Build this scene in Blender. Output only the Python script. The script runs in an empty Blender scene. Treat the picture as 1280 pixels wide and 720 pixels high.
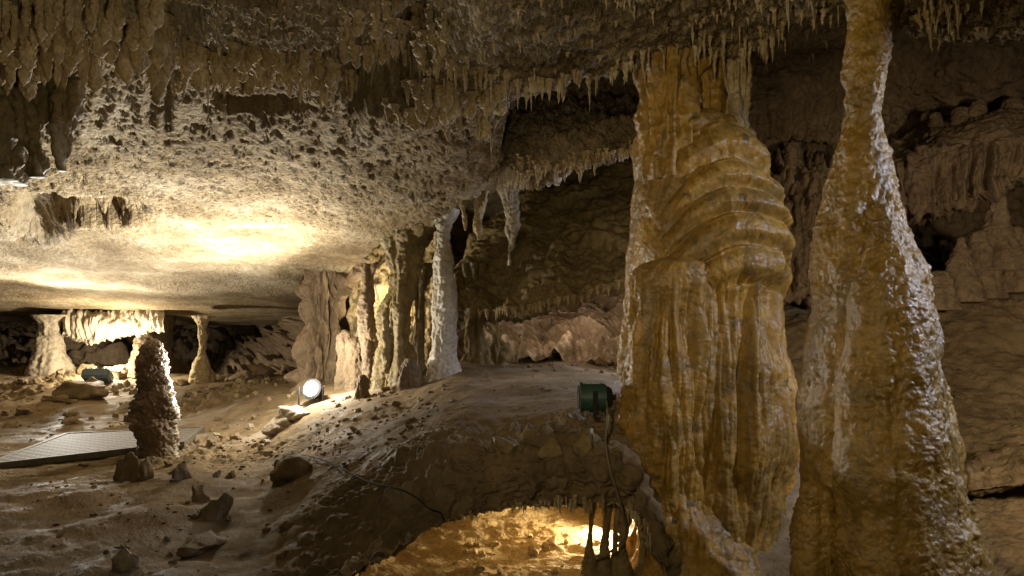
import bpy, bmesh, math, random
import numpy as np
from mathutils import Vector, Matrix

random.seed(11)
RNG = np.random.RandomState(5)
F, HZ, CZ = 924.0, 425.0, 1.25          # focal length and horizon in photo pixels, eye height
SC = bpy.context.scene
COL = SC.collection
R = math.radians

# ------------------------------------------------------------------ helpers
def P(px, py, Y):
    return np.array(((px - 640) / F * Y, Y, (HZ - py) / F * Y + CZ))

_r = np.random.RandomState(7)
PERM = _r.permutation(256); PERM = np.concatenate([PERM, PERM, PERM]).astype(np.int32)
GR = _r.normal(size=(256, 3)); GR = (GR / np.linalg.norm(GR, axis=1)[:, None]).astype(np.float32)

def pnoise(p):
    p = p.astype(np.float32)
    fl = np.floor(p); f = p - fl; i = fl.astype(np.int32) & 255
    u = f * f * f * (f * (f * 6 - 15) + 10)
    out = np.zeros(len(p), np.float32)
    for dx in (0, 1):
        wx = u[:, 0] if dx else 1 - u[:, 0]
        hx = PERM[i[:, 0] + dx]
        for dy in (0, 1):
            wy = u[:, 1] if dy else 1 - u[:, 1]
            hy = PERM[hx + i[:, 1] + dy]
            for dz in (0, 1):
                wz = u[:, 2] if dz else 1 - u[:, 2]
                g = GR[PERM[hy + i[:, 2] + dz]]
                d = g[:, 0] * (f[:, 0] - dx) + g[:, 1] * (f[:, 1] - dy) + g[:, 2] * (f[:, 2] - dz)
                out += wx * wy * wz * d
    return out * 1.5

def fbm(p, s=1.0, o=4, g=0.5, off=0.0):
    out = 0; a = 1.0; q = p * s + off
    for k in range(o):
        out = out + a * pnoise(q); a *= g; q = q * 2.03 + 17.3
    return out

def billow(p, s=1.0, o=3, g=0.5, off=0.0):
    out = 0; a = 1.0; q = p * s + off
    for k in range(o):
        out = out + a * (np.abs(pnoise(q)) * 2 - 0.5); a *= g; q = q * 2.03 + 9.1
    return out

def sstep(a, b, x):
    t = np.clip((x - a) / (b - a), 0, 1)
    return t * t * (3 - 2 * t)

def hermite(xs, ys, xq):
    xs = np.asarray(xs, float); ys = np.asarray(ys, float)
    n = len(xs); d = np.diff(xs)
    sh = (-1,) + (1,) * (ys.ndim - 1)
    m = np.zeros_like(ys)
    s = np.diff(ys, axis=0) / d.reshape(sh)
    if n > 2:
        w1 = (d[1:] / (d[1:] + d[:-1])).reshape(sh)
        m[1:-1] = s[:-1] * w1 + s[1:] * (1 - w1)
    m[0] = s[0]; m[-1] = s[-1]
    k = np.clip(np.searchsorted(xs, xq) - 1, 0, n - 2)
    h = d[k]; t = (xq - xs[k]) / h
    t = t.reshape(sh); h = h.reshape(sh)
    return ((2*t**3 - 3*t**2 + 1) * ys[k] + (t**3 - 2*t**2 + t) * h * m[k]
            + (-2*t**3 + 3*t**2) * ys[k+1] + (t**3 - t**2) * h * m[k+1])

def normals(V, wrap=False):
    if wrap:
        du = np.roll(V, -1, 1) - np.roll(V, 1, 1)
    else:
        du = np.gradient(V, axis=1)
    dv = np.gradient(V, axis=0)
    n = np.cross(du, dv)
    return n / (np.linalg.norm(n, axis=2, keepdims=True) + 1e-9)

def link(name, me, mat=None, parent=None):
    o = bpy.data.objects.new(name, me); COL.objects.link(o)
    if mat is not None and me is not None and not me.materials:
        me.materials.append(mat)
    if parent is not None:
        o.parent = parent
    return o

def raw_mesh(name, verts, quads):
    me = bpy.data.meshes.new(name)
    verts = np.asarray(verts, np.float32).reshape(-1, 3); quads = np.asarray(quads, np.int32)
    k = quads.shape[1]
    me.vertices.add(len(verts)); me.vertices.foreach_set('co', verts.ravel())
    me.loops.add(quads.size); me.loops.foreach_set('vertex_index', quads.ravel())
    me.polygons.add(len(quads)); me.polygons.foreach_set('loop_start', np.arange(0, quads.size, k, dtype=np.int32))
    me.polygons.foreach_set('use_smooth', np.ones(len(quads), bool))
    me.update(calc_edges=True)
    return me

def grid_quads(Rn, Cn, wrap=False):
    idx = np.arange(Rn * Cn).reshape(Rn, Cn)
    if wrap:
        nx = np.roll(idx, -1, 1)
        return np.stack([idx[:-1], nx[:-1], nx[1:], idx[1:]], -1).reshape(-1, 4)
    return np.stack([idx[:-1, :-1], idx[:-1, 1:], idx[1:, 1:], idx[1:, :-1]], -1).reshape(-1, 4)

def grid_obj(name, V, mat, wrap=False, parent=None, base=None):
    """one mesh object from a grid; its origin at the base of the piece"""
    V = np.asarray(V, float)
    if base is None:
        f = V.reshape(-1, 3); base = np.array([*f.mean(0)[:2], f[:, 2].min()])
    base = np.asarray(base, float)
    me = raw_mesh(name, V - base, grid_quads(V.shape[0], V.shape[1], wrap))
    o = link(name, me, mat, parent)
    o.location = base
    if parent is not None:
        o.location = base - np.array(parent.location)
    return o

def tag(o, label, cat, group=None, kind=None):
    o['label'] = label; o['category'] = cat
    if group: o['group'] = group
    if kind: o['kind'] = kind
    return o

def struct(o, kind='structure'):
    o['kind'] = kind
    return o

def thing(name, loc, label, cat, group=None):
    o = bpy.data.objects.new(name, None); COL.objects.link(o)
    o.location = loc; o.empty_display_size = 0.2
    return tag(o, label, cat, group)

class Surf:
    """where a line of sight first meets a surface"""
    def __init__(s, V):
        f = V.reshape(-1, 3); f = f[f[:, 1] > 0.5]
        s.f = f; s.px = 640 + f[:, 0] / f[:, 1] * F; s.py = HZ - (f[:, 2] - CZ) / f[:, 1] * F
    def hit(s, px, py, tol=4):
        for t in (tol, tol * 2, tol * 4, tol * 10, tol * 25):
            m = (np.abs(s.px - px) < t) & (np.abs(s.py - py) < t)
            if m.any():
                q = s.f[m]; k = np.argmin(q[:, 1]); return q[k].copy()
        return None

def loft(cols, NC, NR, disp=None, sign=None, rows_per=None):
    """cols: [(px, [(py, Y), ...])] -> dense world grid, optionally displaced along the normal towards the eye"""
    xs = np.array([c[0] for c in cols], float)
    C = np.array([[P(c[0], py, Y) for py, Y in c[1]] for c in cols])     # n, m, 3
    D = hermite(xs, C, np.linspace(xs[0], xs[-1], NC))                    # NC, m, 3
    m = C.shape[1]
    if rows_per is None:
        q = np.linspace(0, m - 1, NR)
    else:
        q = np.concatenate([np.linspace(k, k + 1, n, endpoint=False) for k, n in enumerate(rows_per)] + [[m - 1]])
    V = hermite(np.arange(m), D.transpose(1, 0, 2), q)                    # NR, NC, 3
    if disp is not None:
        n = normals(V)
        eye = np.array([0, 0, CZ]) - V
        n *= np.sign((n * eye).sum(2, keepdims=True)) if sign is None else sign
        if sign == 'flip': pass
        V = V + n * disp(V.reshape(-1, 3), n.reshape(-1, 3)).reshape(V.shape[0], V.shape[1], 1)
    return V

def revolve(sil, Y, na=64, nr=120, disp=None, depth=1.0, top='open', bottom='open', bend=0.0, Y2=None):
    """sil: [(py, left, right)] from top to bottom at distance Y -> closed round grid; a = 0 faces the eye, + is right"""
    s = np.array(sil, float)
    q = np.linspace(s[0, 0], s[-1, 0], nr)
    t = np.linspace(0, 1, nr)
    l = hermite(s[:, 0], s[:, 1], q); r = hermite(s[:, 0], s[:, 2], q)
    Yv = np.full(nr, Y, float) if Y2 is None else Y + (Y2 - Y) * t
    cx = ((l + r) / 2 - 640) / F * Yv; rad = np.maximum((r - l) / 2 / F * Yv, 0.002)
    z = (HZ - q) / F * Yv + CZ
    if top == 'round':
        k = max(3, int(nr * 0.06)); rad[:k] *= np.sqrt(np.clip(1 - (1 - np.arange(k) / k) ** 2, 0, 1))
    if bottom == 'round':
        k = max(3, int(nr * 0.06)); rad[-k:] *= np.sqrt(np.clip(1 - (1 - np.arange(k)[::-1] / k) ** 2, 0, 1))
    a = np.linspace(-math.pi, math.pi, na, endpoint=False)
    A, Q = np.meshgrid(a, q); RD = rad[:, None] * np.ones_like(A)
    ctr = np.stack([cx[:, None] + 0 * A, Yv[:, None] + 0 * A, z[:, None] + 0 * A], -1)
    dr = np.stack([np.sin(A), -np.cos(A) * depth, 0 * A], -1)
    V = ctr + dr * RD[..., None]
    if disp is not None:
        d = disp(V.reshape(-1, 3), A.ravel(), Q.ravel()).reshape(A.shape)
        V = V + dr * (d * np.clip(RD / 0.03, 0, 1))[..., None]
    # close both ends
    tp = np.repeat(V[:1].mean(1, keepdims=True), na, 1); bt = np.repeat(V[-1:].mean(1, keepdims=True), na, 1)
    return np.concatenate([tp, V, bt], 0)

# ------------------------------------------------------------------ materials
def nodes(m):
    m.use_nodes = True
    nt = m.node_tree
    return nt, nt.nodes['Principled BSDF']

def rock(name, cols, rough=0.75, scale=3.0, bump=0.5, bscale=40.0, bdist=0.02, spec=0.4, coat=0.0, rough_var=0.15, speck=None, fine=1.0, streak=None):
    m = bpy.data.materials.new(name); nt, bs = nodes(m)
    N, L = nt.nodes.new, nt.links.new
    geo = N('ShaderNodeNewGeometry')
    n1 = N('ShaderNodeTexNoise'); n1.inputs['Scale'].default_value = scale; n1.inputs['Detail'].default_value = 8; n1.inputs['Roughness'].default_value = 0.65
    L(geo.outputs['Position'], n1.inputs['Vector'])
    cr = N('ShaderNodeValToRGB'); e = cr.color_ramp.elements
    e[0].position = 0.3; e[0].color = (*cols[0], 1); e[1].position = 0.7; e[1].color = (*cols[-1], 1)
    for k, c in enumerate(cols[1:-1]):
        x = e.new(0.3 + 0.4 * (k + 1) / (len(cols) - 1)); x.color = (*c, 1)
    L(n1.outputs['Fac'], cr.inputs['Fac'])
    n2 = N('ShaderNodeTexNoise'); n2.inputs['Scale'].default_value = scale * 9; n2.inputs['Detail'].default_value = 6
    L(geo.outputs['Position'], n2.inputs['Vector'])
    mr = N('ShaderNodeMapRange'); mr.inputs['From Min'].default_value = 0.3; mr.inputs['From Max'].default_value = 0.7
    mr.inputs['To Min'].default_value = 1 - 0.3 * fine; mr.inputs['To Max'].default_value = 1 + 0.25 * fine
    L(n2.outputs['Fac'], mr.inputs['Value'])
    mx = N('ShaderNodeMix'); mx.data_type = 'RGBA'; mx.blend_type = 'MULTIPLY'; mx.inputs[0].default_value = 1
    L(cr.outputs['Color'], mx.inputs[6]); L(mr.outputs['Result'], mx.inputs[7])
    out = mx.outputs[2]
    if speck:                                            # mineral specks of another colour
        v = N('ShaderNodeTexNoise'); v.inputs['Scale'].default_value = speck[1]; v.inputs['Detail'].default_value = 4
        L(geo.outputs['Position'], v.inputs['Vector'])
        r2 = N('ShaderNodeMapRange'); r2.inputs['From Min'].default_value = speck[2]; r2.inputs['From Max'].default_value = speck[2] + 0.08
        L(v.outputs['Fac'], r2.inputs['Value'])
        m2 = N('ShaderNodeMix'); m2.data_type = 'RGBA'
        L(r2.outputs['Result'], m2.inputs[0]); L(out, m2.inputs[6]); m2.inputs[7].default_value = (*speck[0], 1)
        out = m2.outputs[2]
    for c, thr, sx, sz, soft in (streak or ()):          # runs of another mineral down the face
        mp = N('ShaderNodeMapping'); mp.inputs['Scale'].default_value = (sx, sx, sz); L(geo.outputs['Position'], mp.inputs['Vector'])
        v = N('ShaderNodeTexNoise'); v.inputs['Scale'].default_value = 1; v.inputs['Detail'].default_value = 6; v.inputs['Roughness'].default_value = .6
        L(mp.outputs['Vector'], v.inputs['Vector'])
        r2 = N('ShaderNodeMapRange'); r2.inputs['From Min'].default_value = thr; r2.inputs['From Max'].default_value = thr + soft; r2.inputs['To Max'].default_value = .8
        L(v.outputs['Fac'], r2.inputs['Value'])
        m2 = N('ShaderNodeMix'); m2.data_type = 'RGBA'
        L(r2.outputs['Result'], m2.inputs[0]); L(out, m2.inputs[6]); m2.inputs[7].default_value = (*c, 1)
        out = m2.outputs[2]
    L(out, bs.inputs['Base Color'])
    r = N('ShaderNodeMapRange'); r.inputs['From Min'].default_value = 0.35; r.inputs['From Max'].default_value = 0.65
    r.inputs['To Min'].default_value = max(0.05, rough - rough_var); r.inputs['To Max'].default_value = min(1, rough + rough_var)
    L(n2.outputs['Fac'], r.inputs['Value']); L(r.outputs['Result'], bs.inputs['Roughness'])
    bs.inputs['Specular IOR Level'].default_value = spec
    bs.inputs['Coat Weight'].default_value = coat; bs.inputs['Coat Roughness'].default_value = 0.16
    n3 = N('ShaderNodeTexNoise'); n3.inputs['Scale'].default_value = bscale; n3.inputs['Detail'].default_value = 5; n3.inputs['Roughness'].default_value = 0.6
    L(geo.outputs['Position'], n3.inputs['Vector'])
    b = N('ShaderNodeBump'); b.inputs['Strength'].default_value = bump; b.inputs['Distance'].default_value = bdist
    L(n3.outputs['Fac'], b.inputs['Height']); L(b.outputs['Normal'], bs.inputs['Normal'])
    if coat: L(b.outputs['Normal'], bs.inputs['Coat Normal'])
    return m

def plain(name, c, rough=0.5, metal=0.0, emit=None, es=0.0):
    m = bpy.data.materials.new(name); nt, bs = nodes(m)
    N, L = nt.nodes.new, nt.links.new
    geo = N('ShaderNodeNewGeometry')
    n = N('ShaderNodeTexNoise'); n.inputs['Scale'].default_value = 25; n.inputs['Detail'].default_value = 5
    L(geo.outputs['Position'], n.inputs['Vector'])
    cr = N('ShaderNodeValToRGB'); e = cr.color_ramp.elements
    e[0].position = 0.3; e[0].color = (*[x * 0.7 for x in c], 1); e[1].position = 0.7; e[1].color = (*[min(1, x * 1.15) for x in c], 1)
    L(n.outputs['Fac'], cr.inputs['Fac']); L(cr.outputs['Color'], bs.inputs['Base Color'])
    bs.inputs['Roughness'].default_value = rough; bs.inputs['Metallic'].default_value = metal
    if emit:
        bs.inputs['Emission Color'].default_value = (*emit, 1); bs.inputs['Emission Strength'].default_value = es
    return m

M = {}
M['ceil'] = rock('ceiling_limestone', [(0.16, 0.11, 0.055), (0.29, 0.22, 0.125), (0.43, 0.36, 0.25)], 0.88, 1.6, 1.0, 26, 0.06, 0.12, rough_var=.1)
M['stal'] = rock('stalactite_calcite', [(0.23, 0.165, 0.075), (0.36, 0.272, 0.14), (0.5, 0.41, 0.27)], 0.75, 6, 0.6, 50, 0.012, 0.25, rough_var=.1)
M['ground'] = rock('cave_mud', [(0.12, 0.085, 0.043), (0.195, 0.14, 0.074), (0.28, 0.21, 0.125)], 0.85, 0.9, 0.8, 70, 0.014, 0.15, speck=((.29, .24, .18), .8, .58), rough_var=0.2)
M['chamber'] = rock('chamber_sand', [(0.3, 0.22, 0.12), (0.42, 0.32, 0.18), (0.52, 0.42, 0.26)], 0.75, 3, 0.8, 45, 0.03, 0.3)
M['gold'] = rock('wet_flowstone', [(0.17, 0.098, 0.02), (0.31, 0.178, 0.03), (0.40, 0.235, 0.042)], 0.52, 2.6, 0.5, 60, 0.010, 0.4, 0.14, speck=((0.11, 0.07, 0.025), 9, 0.62), rough_var=.2,
                 streak=[((.15, .095, .03), .50, 9, .9, .2), ((.42, .31, .15), .68, 7, 1.6, .14), ((.15, .105, .045), .54, 2.2, 3.5, .2)])
M['wet'] = rock('dripping_flowstone', [(0.15, 0.09, 0.018), (0.27, 0.16, 0.028), (0.36, 0.215, 0.04)], 0.44, 3.2, 0.6, 55, 0.014, 0.45, 0.5, rough_var=0.16,
                streak=[((.14, .09, .025), .54, 10, .8, .2), ((.17, .11, .04), .55, 2.4, 3, .2)])
M['brown'] = rock('brown_limestone', [(0.13, 0.09, 0.05), (0.2, 0.14, 0.08), (0.27, 0.195, 0.12)], 0.75, 1.6, 0.7, 35, 0.03, 0.35)
M['grey'] = rock('pale_limestone', [(0.22, 0.17, 0.11), (0.33, 0.27, 0.18), (0.42, 0.36, 0.27)], 0.65, 2.2, 0.6, 35, 0.025, 0.4)
M['pale'] = rock('white_calcite', [(0.34, 0.29, 0.2), (0.5, 0.45, 0.37), (0.6, 0.56, 0.5)], 0.55, 3, 0.5, 35, 0.02, 0.4, streak=[((.25, .19, .09), .55, 8, 1, .2)])
M['olive'] = rock('olive_flowstone', [(0.13, 0.09, 0.035), (0.19, 0.14, 0.055), (0.26, 0.2, 0.1)], 0.6, 2.0, 0.6, 30, 0.03, 0.4)
M['rust'] = rock('red_stalagmite', [(0.12, 0.08, 0.05), (0.2, 0.14, 0.09), (0.32, 0.24, 0.17)], 0.7, 5, 0.9, 45, 0.03, 0.35)
M['pink'] = rock('pink_calcite', [(0.2, 0.13, 0.075), (0.32, 0.225, 0.14), (0.46, 0.36, 0.25)], 0.5, 3, 0.6, 30, 0.03, 0.5)
M['green'] = plain('green_enamel', (0.03, 0.075, 0.055), 0.4)
M['blue'] = plain('blue_grey_paint', (0.10, 0.14, 0.17), 0.45)
M['steel'] = plain('galvanised_steel', (0.15, 0.13, 0.095), 0.75, 0.1)
M['black'] = plain('black_rubber', (0.012, 0.011, 0.01), 0.9)
M['cord'] = plain('grey_cable', (0.16, 0.13, 0.08), 0.6)
M['lens'] = plain('lit_lens', (0.9, 0.9, 0.85), 0.3, 0, (1.0, 0.93, 0.78), 60)
def perforated():
    m = plain('perforated_steel', (0.17, 0.145, 0.105), 0.8, 0.0); nt = m.node_tree; bs = nt.nodes['Principled BSDF']; N, L = nt.nodes.new, nt.links.new
    tc = N('ShaderNodeTexCoord'); mp = N('ShaderNodeMapping'); mp.inputs['Rotation'].default_value = (0, 0, .6); L(tc.outputs['Object'], mp.inputs['Vector'])
    v = N('ShaderNodeTexVoronoi'); v.voronoi_dimensions = '2D'; v.inputs['Scale'].default_value = 11; v.inputs['Randomness'].default_value = 0; L(mp.outputs['Vector'], v.inputs['Vector'])
    r = N('ShaderNodeMapRange'); r.inputs['From Min'].default_value = .28; r.inputs['From Max'].default_value = .36; L(v.outputs['Distance'], r.inputs['Value'])
    src = bs.inputs['Base Color'].links[0].from_socket
    mx = N('ShaderNodeMix'); mx.data_type = 'RGBA'; mx.inputs[6].default_value = (.03, .025, .02, 1); L(r.outputs['Result'], mx.inputs[0]); L(src, mx.inputs[7]); L(mx.outputs[2], bs.inputs['Base Color'])
    b = N('ShaderNodeBump'); b.inputs['Strength'].default_value = .6; b.inputs['Distance'].default_value = .01; L(r.outputs['Result'], b.inputs['Height']); L(b.outputs['Normal'], bs.inputs['Normal'])
    return m
M['perf'] = perforated()
M['glass'] = plain('dark_glass', (0.05, 0.06, 0.06), 0.1)

# ------------------------------------------------------------------ camera, world
cam = bpy.data.cameras.new('camera'); co = bpy.data.objects.new('camera', cam); COL.objects.link(co)
co.location = (0, 0, CZ); co.rotation_euler = (R(90), 0, 0)
cam.sensor_width = 36; cam.lens = 36 * F / 1280; cam.shift_y = (HZ - 360) / 1280; cam.clip_end = 200; cam.clip_start = 0.05
SC.camera = co
W = bpy.data.worlds.new('World'); SC.world = W; W.use_nodes = True
bg = W.node_tree.nodes['Background']; bg.inputs[0].default_value = (1.0, 0.8, 0.55, 1); bg.inputs[1].default_value = 0.004
SC.view_settings.view_transform = 'Standard'; SC.view_settings.look = 'None'; SC.view_settings.exposure = 0; SC.view_settings.gamma = 1
SC.render.engine = 'CYCLES'
SC.cycles.max_bounces = 6; SC.cycles.diffuse_bounces = 4; SC.cycles.glossy_bounces = 2; SC.cycles.sample_clamp_indirect = 4
SC.cycles.use_denoising = True

# ------------------------------------------------------------------ ceiling
def ceiling():
    px = np.linspace(-260, 1520, 860)
    Y = 1 / np.linspace(1 / 2.0, 1 / 15.8, 640)
    PX, YY = np.meshgrid(px, Y)
    left = hermite([1.5, 3.4, 4.0, 4.6, 6.8, 10, 12.8, 14, 16], np.array([1.62, 1.56, 1.58, 1.57, 1.29, .83, .50, .44, .30]), Y)
    rightz = hermite([1.5, 3.4, 4.0, 4.6, 6.8, 10, 14, 16], np.array([1.75, 1.78, 1.8, 1.82, 1.9, 1.9, 1.9, 1.8]), Y)
    w = sstep(560, 860, PX)
    Z = left[:, None] * (1 - w) + rightz[:, None] * w
    # where the slab ends and the void behind it opens
    yb = np.interp(px, [-260, 370, 400, 440, 500, 560, 600, 625, 640, 700, 790, 850, 950, 985, 1060, 1110, 1200, 1300, 1520],
                       [40, 40, 12, 9.4, 7.9, 7.1, 6.6, 5.9, 4.95, 4.75, 4.8, 5.3, 4.7, 4.25, 4.1, 4.3, 4.6, 4.6, 4.6])
    wob = fbm(np.stack([PX.ravel() / 60, YY.ravel() * 0 + 3, YY.ravel() * 0], -1), 1, 3).reshape(PX.shape) * 0.18 + fbm(np.stack([PX.ravel() / 16, YY.ravel() * 1.5, YY.ravel() * 0 + 9], -1), 1, 3).reshape(PX.shape) * .16
    d = YY - yb[None, :] - wob
    Z = Z + 1.1 * sstep(0.0, 0.35, d)
    # nearer ledge: hollow behind it, closing again further on
    yl = np.interp(px, [-260, 210, 270, 430, 480, 520, 545, 575, 1520], [4.25, 4.35, 4.4, 4.8, 4.35, 3.95, 3.6, 3.3, 3.0])
    d2 = YY - yl[None, :] - wob * 0.8
    Z = Z + (0.14 + .2 * sstep(.0, .5, fbm(np.stack([PX.ravel() / 70, YY.ravel() * 0 + 5, YY.ravel() * 0], -1), 1, 2)).reshape(PX.shape)) * sstep(0, 0.2, d2) * (1 - sstep(0.3, 1.3, d2)) * (1 - sstep(560, 600, PX))
    X = (PX - 640) / F * YY
    PY = HZ - Z / YY * F
    def pit(cx, cy, rx, ry, h):
        return h * np.exp(-(((PX - cx) / rx) ** 2 + ((PY - cy) / ry) ** 2) ** 2)
    n = fbm(np.stack([X.ravel(), YY.ravel(), Z.ravel()], -1), 3.5, 5, .6).reshape(X.shape)
    PX2 = PX + n * 9; PY = PY + np.roll(n, 37, 1) * 7; PXs = PX; PX = PX2
    Z = Z + pit(52, 276, 34, 27, .4) + pit(125, 268, 66, 13, .32) + pit(225, 25, 34, 26, .35) + pit(480, 98, 42, 26, .5) + pit(525, 40, 26, 40, .4) + pit(330, 122, 60, 10, .16)
    PX = PXs
    V = np.stack([X, YY, Z + CZ], -1)
    p = V.reshape(-1, 3)
    smooth = (sstep(9.0, 11.5, YY) * (1 - sstep(420, 520, PX))).ravel()    # the far slab is worn smooth
    amp = 1 - 0.8 * smooth
    near = (1 - sstep(5.0, 8.5, YY)).ravel()
    near2 = (1 - sstep(3.8, 5.6, YY)).ravel()
    disp = fbm(p, 0.9, 3) * 0.09 * (1 - .6 * smooth) + (billow(p, 5.0, 2, 0.5) * (0.008 + 0.022 * near2) + billow(p, 17, 3, .6) * (0.009 + .016 * near2) + fbm(p, 34, 2, .6) * .006) * amp
    pits = (1 - .85 * sstep(6.8, 8.8, YY)).ravel() * sstep(0.25, 0.45, fbm(p * np.array([1, .8, 1]), 13, 3, .75, 31)) * 0.034 * (1 - smooth)
    lip = -billow(p * np.array([1, 1, .3]), 9, 2) * 0.016 * near2                   # dripping knobs
    V[..., 2] += (-disp + pits + lip).reshape(X.shape)
    return V
CE = ceiling()
o = grid_obj('ceiling', CE, M['ceil'], base=(0, 6, 2.5)); struct(o)
SCE = Surf(CE)

# ------------------------------------------------------------------ ground
gcols = [
 (-300, [(900, 2.4), (720, 3.8), (600, 6.2), (566, 7.5), (520, 9.8), (470, 12.5), (445, 15.8)]),
 (0,   [(900, 2.4), (720, 3.8), (600, 6.2), (568, 7.4), (525, 9.6), (470, 12.3), (448, 15.8)]),
 (110, [(900, 2.4), (720, 3.8), (600, 6.1), (563, 7.5), (520, 9.7), (472, 12.0), (447, 15.8)]),
 (220, [(900, 2.4), (720, 3.8), (600, 6.0), (558, 7.6), (520, 9.6), (476, 12.3), (462, 15.8)]),
 (330, [(900, 2.4), (720, 3.9), (600, 6.0), (550, 7.4), (506, 9.0), (474, 12.0), (465, 15.8)]),
 (412, [(745, 3.75), (650, 4.6), (580, 5.6), (535, 6.7), (492, 8.4), (470, 11), (462, 15.5)]),
 (500, [(683, 4.15), (620, 4.5), (560, 5.2), (522, 6.2), (484, 7.8), (465, 10), (455, 14)]),
 (560, [(652, 4.3), (598, 4.42), (546, 4.9), (510, 6), (464, 7.8), (455, 10), (450, 14)]),
 (640, [(635, 4.4), (588, 4.43), (543, 4.8), (500, 6), (463, 8), (452, 10), (448, 14)]),
 (720, [(630, 4.45), (578, 4.42), (523, 4.8), (490, 6), (463, 8), (450, 10), (445, 14)]),
 (800, [(652, 4.4), (600, 4.42), (530, 4.9), (490, 6), (465, 8), (450, 10), (445, 14)]),
 (850, [(760, 4.35), (700, 4.45), (610, 4.6), (530, 5.4), (465, 7.4), (445, 9.5), (440, 14)]),
 (950, [(760, 4.3), (715, 4.5), (665, 4.85), (590, 5.5), (480, 6.8), (400, 8.2), (380, 12)]),
 (1080, [(880, 2.7), (730, 4.0), (660, 4.8), (570, 5.5), (450, 6.6), (370, 7.6), (340, 10)]),
 (1180, [(900, 2.6), (725, 4.0), (650, 4.8), (562, 5.4), (450, 6.4), (358, 7.3), (330, 9.5)]),
 (1290, [(900, 2.6), (720, 4.0), (640, 4.8), (556, 5.4), (450, 6.3), (345, 7.2), (320, 9.5)]),
 (1500, [(900, 2.6), (720, 4.0), (640, 4.8), (550, 5.4), (440, 6.3), (330, 7.2), (300, 9.5)]),
]
def gdisp(p, n):
    rub = sstep(0.05, 0.5, fbm(p, 0.8, 2, .5, 5)) * (1 - sstep(-1.4, .2, p[:, 0]) * (1 - sstep(1.8, 2.2, p[:, 0])))
    return (fbm(p, 1.3, 3) * 0.055 + fbm(p, 5, 3) * 0.008 + billow(p, 16, 3, .6) * 0.0035 * sstep(-.2, .3, fbm(p, 1.7, 2, .5, 8)) + fbm(p, 34, 3, .6) * .0035
            + sstep(2.1, 2.8, p[:, 0]) * (fbm(p, 2.2, 3) * .05 + billow(p, 6, 3, .55) * .012 + fbm(p, 14, 3, .6) * .012)
            + sstep(-1.6, -1.0, p[:, 0]) * (1 - sstep(.9, 1.3, p[:, 0])) * (1 - sstep(4.9, 5.4, p[:, 1])) * (billow(p, 5, 3, .6, 4) * .045 + fbm(p, 14, 2) * .012)
            + rub * sstep(6.0, 8.0, p[:, 1]) * (billow(p, 6, 3, .55, 3) * 0.07))
G = loft(gcols, 860, 0, gdisp, rows_per=[60, 110, 110, 90, 80, 60])
o = grid_obj('ground', G, M['ground'], base=(0, 6, 0)); struct(o)
SG = Surf(G)

# lower chamber under the rim: roof, back wall, floor
rim = {c[0]: c[1][0] for c in gcols}
def rimat(px):
    ks = sorted(rim); return (float(np.interp(px, ks, [rim[k][0] for k in ks])), float(np.interp(px, ks, [rim[k][1] for k in ks])))
ccols = []
for px in (405, 440, 470, 500, 560, 640, 720, 800, 840, 880):
    py, Y = rimat(px); z = (HZ - py) / F * Y
    e = 1.0 if px > 450 else 0.35
    def pt(Yq, zq): return (HZ - zq / Yq * F, Yq)
    ccols.append((px, [(py, Y + .004), pt(Y + .35 * e, z + .04), pt(Y + 1.1 * e, z - .06), pt(Y + 1.75 * e, z - .22), pt(Y + 1.9 * e, min(z - .3, -1.46)),
                       pt(Y + 1.2 * e, -1.5), pt(Y + .3, -1.5), pt(3.2, -1.56), pt(2.2, -1.6)]))
def cdisp(p, n):
    up = sstep(-1.47, -1.38, p[:, 2] - CZ)
    return fbm(p, 2, 3) * 0.05 + fbm(p, 9, 3) * .012 + billow(p, 9, 4, .6) * 0.032 * up
CH = loft(ccols, 380, 0, cdisp, sign=1, rows_per=[25, 25, 25, 30, 60, 90, 50, 10])
nn = normals(CH)
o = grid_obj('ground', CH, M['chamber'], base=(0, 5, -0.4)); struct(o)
SCH = Surf(CH)

# ------------------------------------------------------------------ cave walls (terrain)
def wdisp(a1=.12, a2=.04, a3=.02, s=1.0, off=0.):
    return lambda p, n: fbm(p, 1.1 * s, 3, .5, off) * a1 + billow(p, 4 * s, 3, .55, off) * a2 + fbm(p, 14 * s, 3, .6) * a3

def wall(name, cols, NC, NR, mat, disp):
    V = loft(cols, NC, NR, disp)
    o = grid_obj(name, V, mat); struct(o)
    return V, o
# far left back wall, low ledges of rock in the dark
wall('cave_wall', [(-300, [(380, 15.2), (410, 15.6), (440, 15.0), (470, 14.0)]), (0, [(380, 15.2), (410, 15.8), (440, 15.2), (475, 14.0)]),
                   (150, [(380, 15.5), (405, 16), (430, 15.6), (470, 14.2)]), (210, [(375, 18), (400, 18.5), (430, 18), (470, 15)]), (300, [(370, 18), (400, 18.5), (430, 17.5), (475, 14)]), (360, [(360, 15), (395, 15.5), (430, 14.5), (476, 12.6)]),
                   (400, [(340, 13.5), (380, 13), (430, 12.6), (478, 11.8)]), (500, [(250, 13), (340, 12.8), (420, 12.6), (475, 11.5)]),
                   (600, [(150, 13), (300, 13), (400, 12.8), (470, 12.0)])], 420, 130, M['brown'],
     lambda p, n: fbm(p * np.array([1, 1, 3]), .8, 4) * .5 + billow(p * np.array([1, 1, 2.2]), 2.2, 3) * .15)
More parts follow.
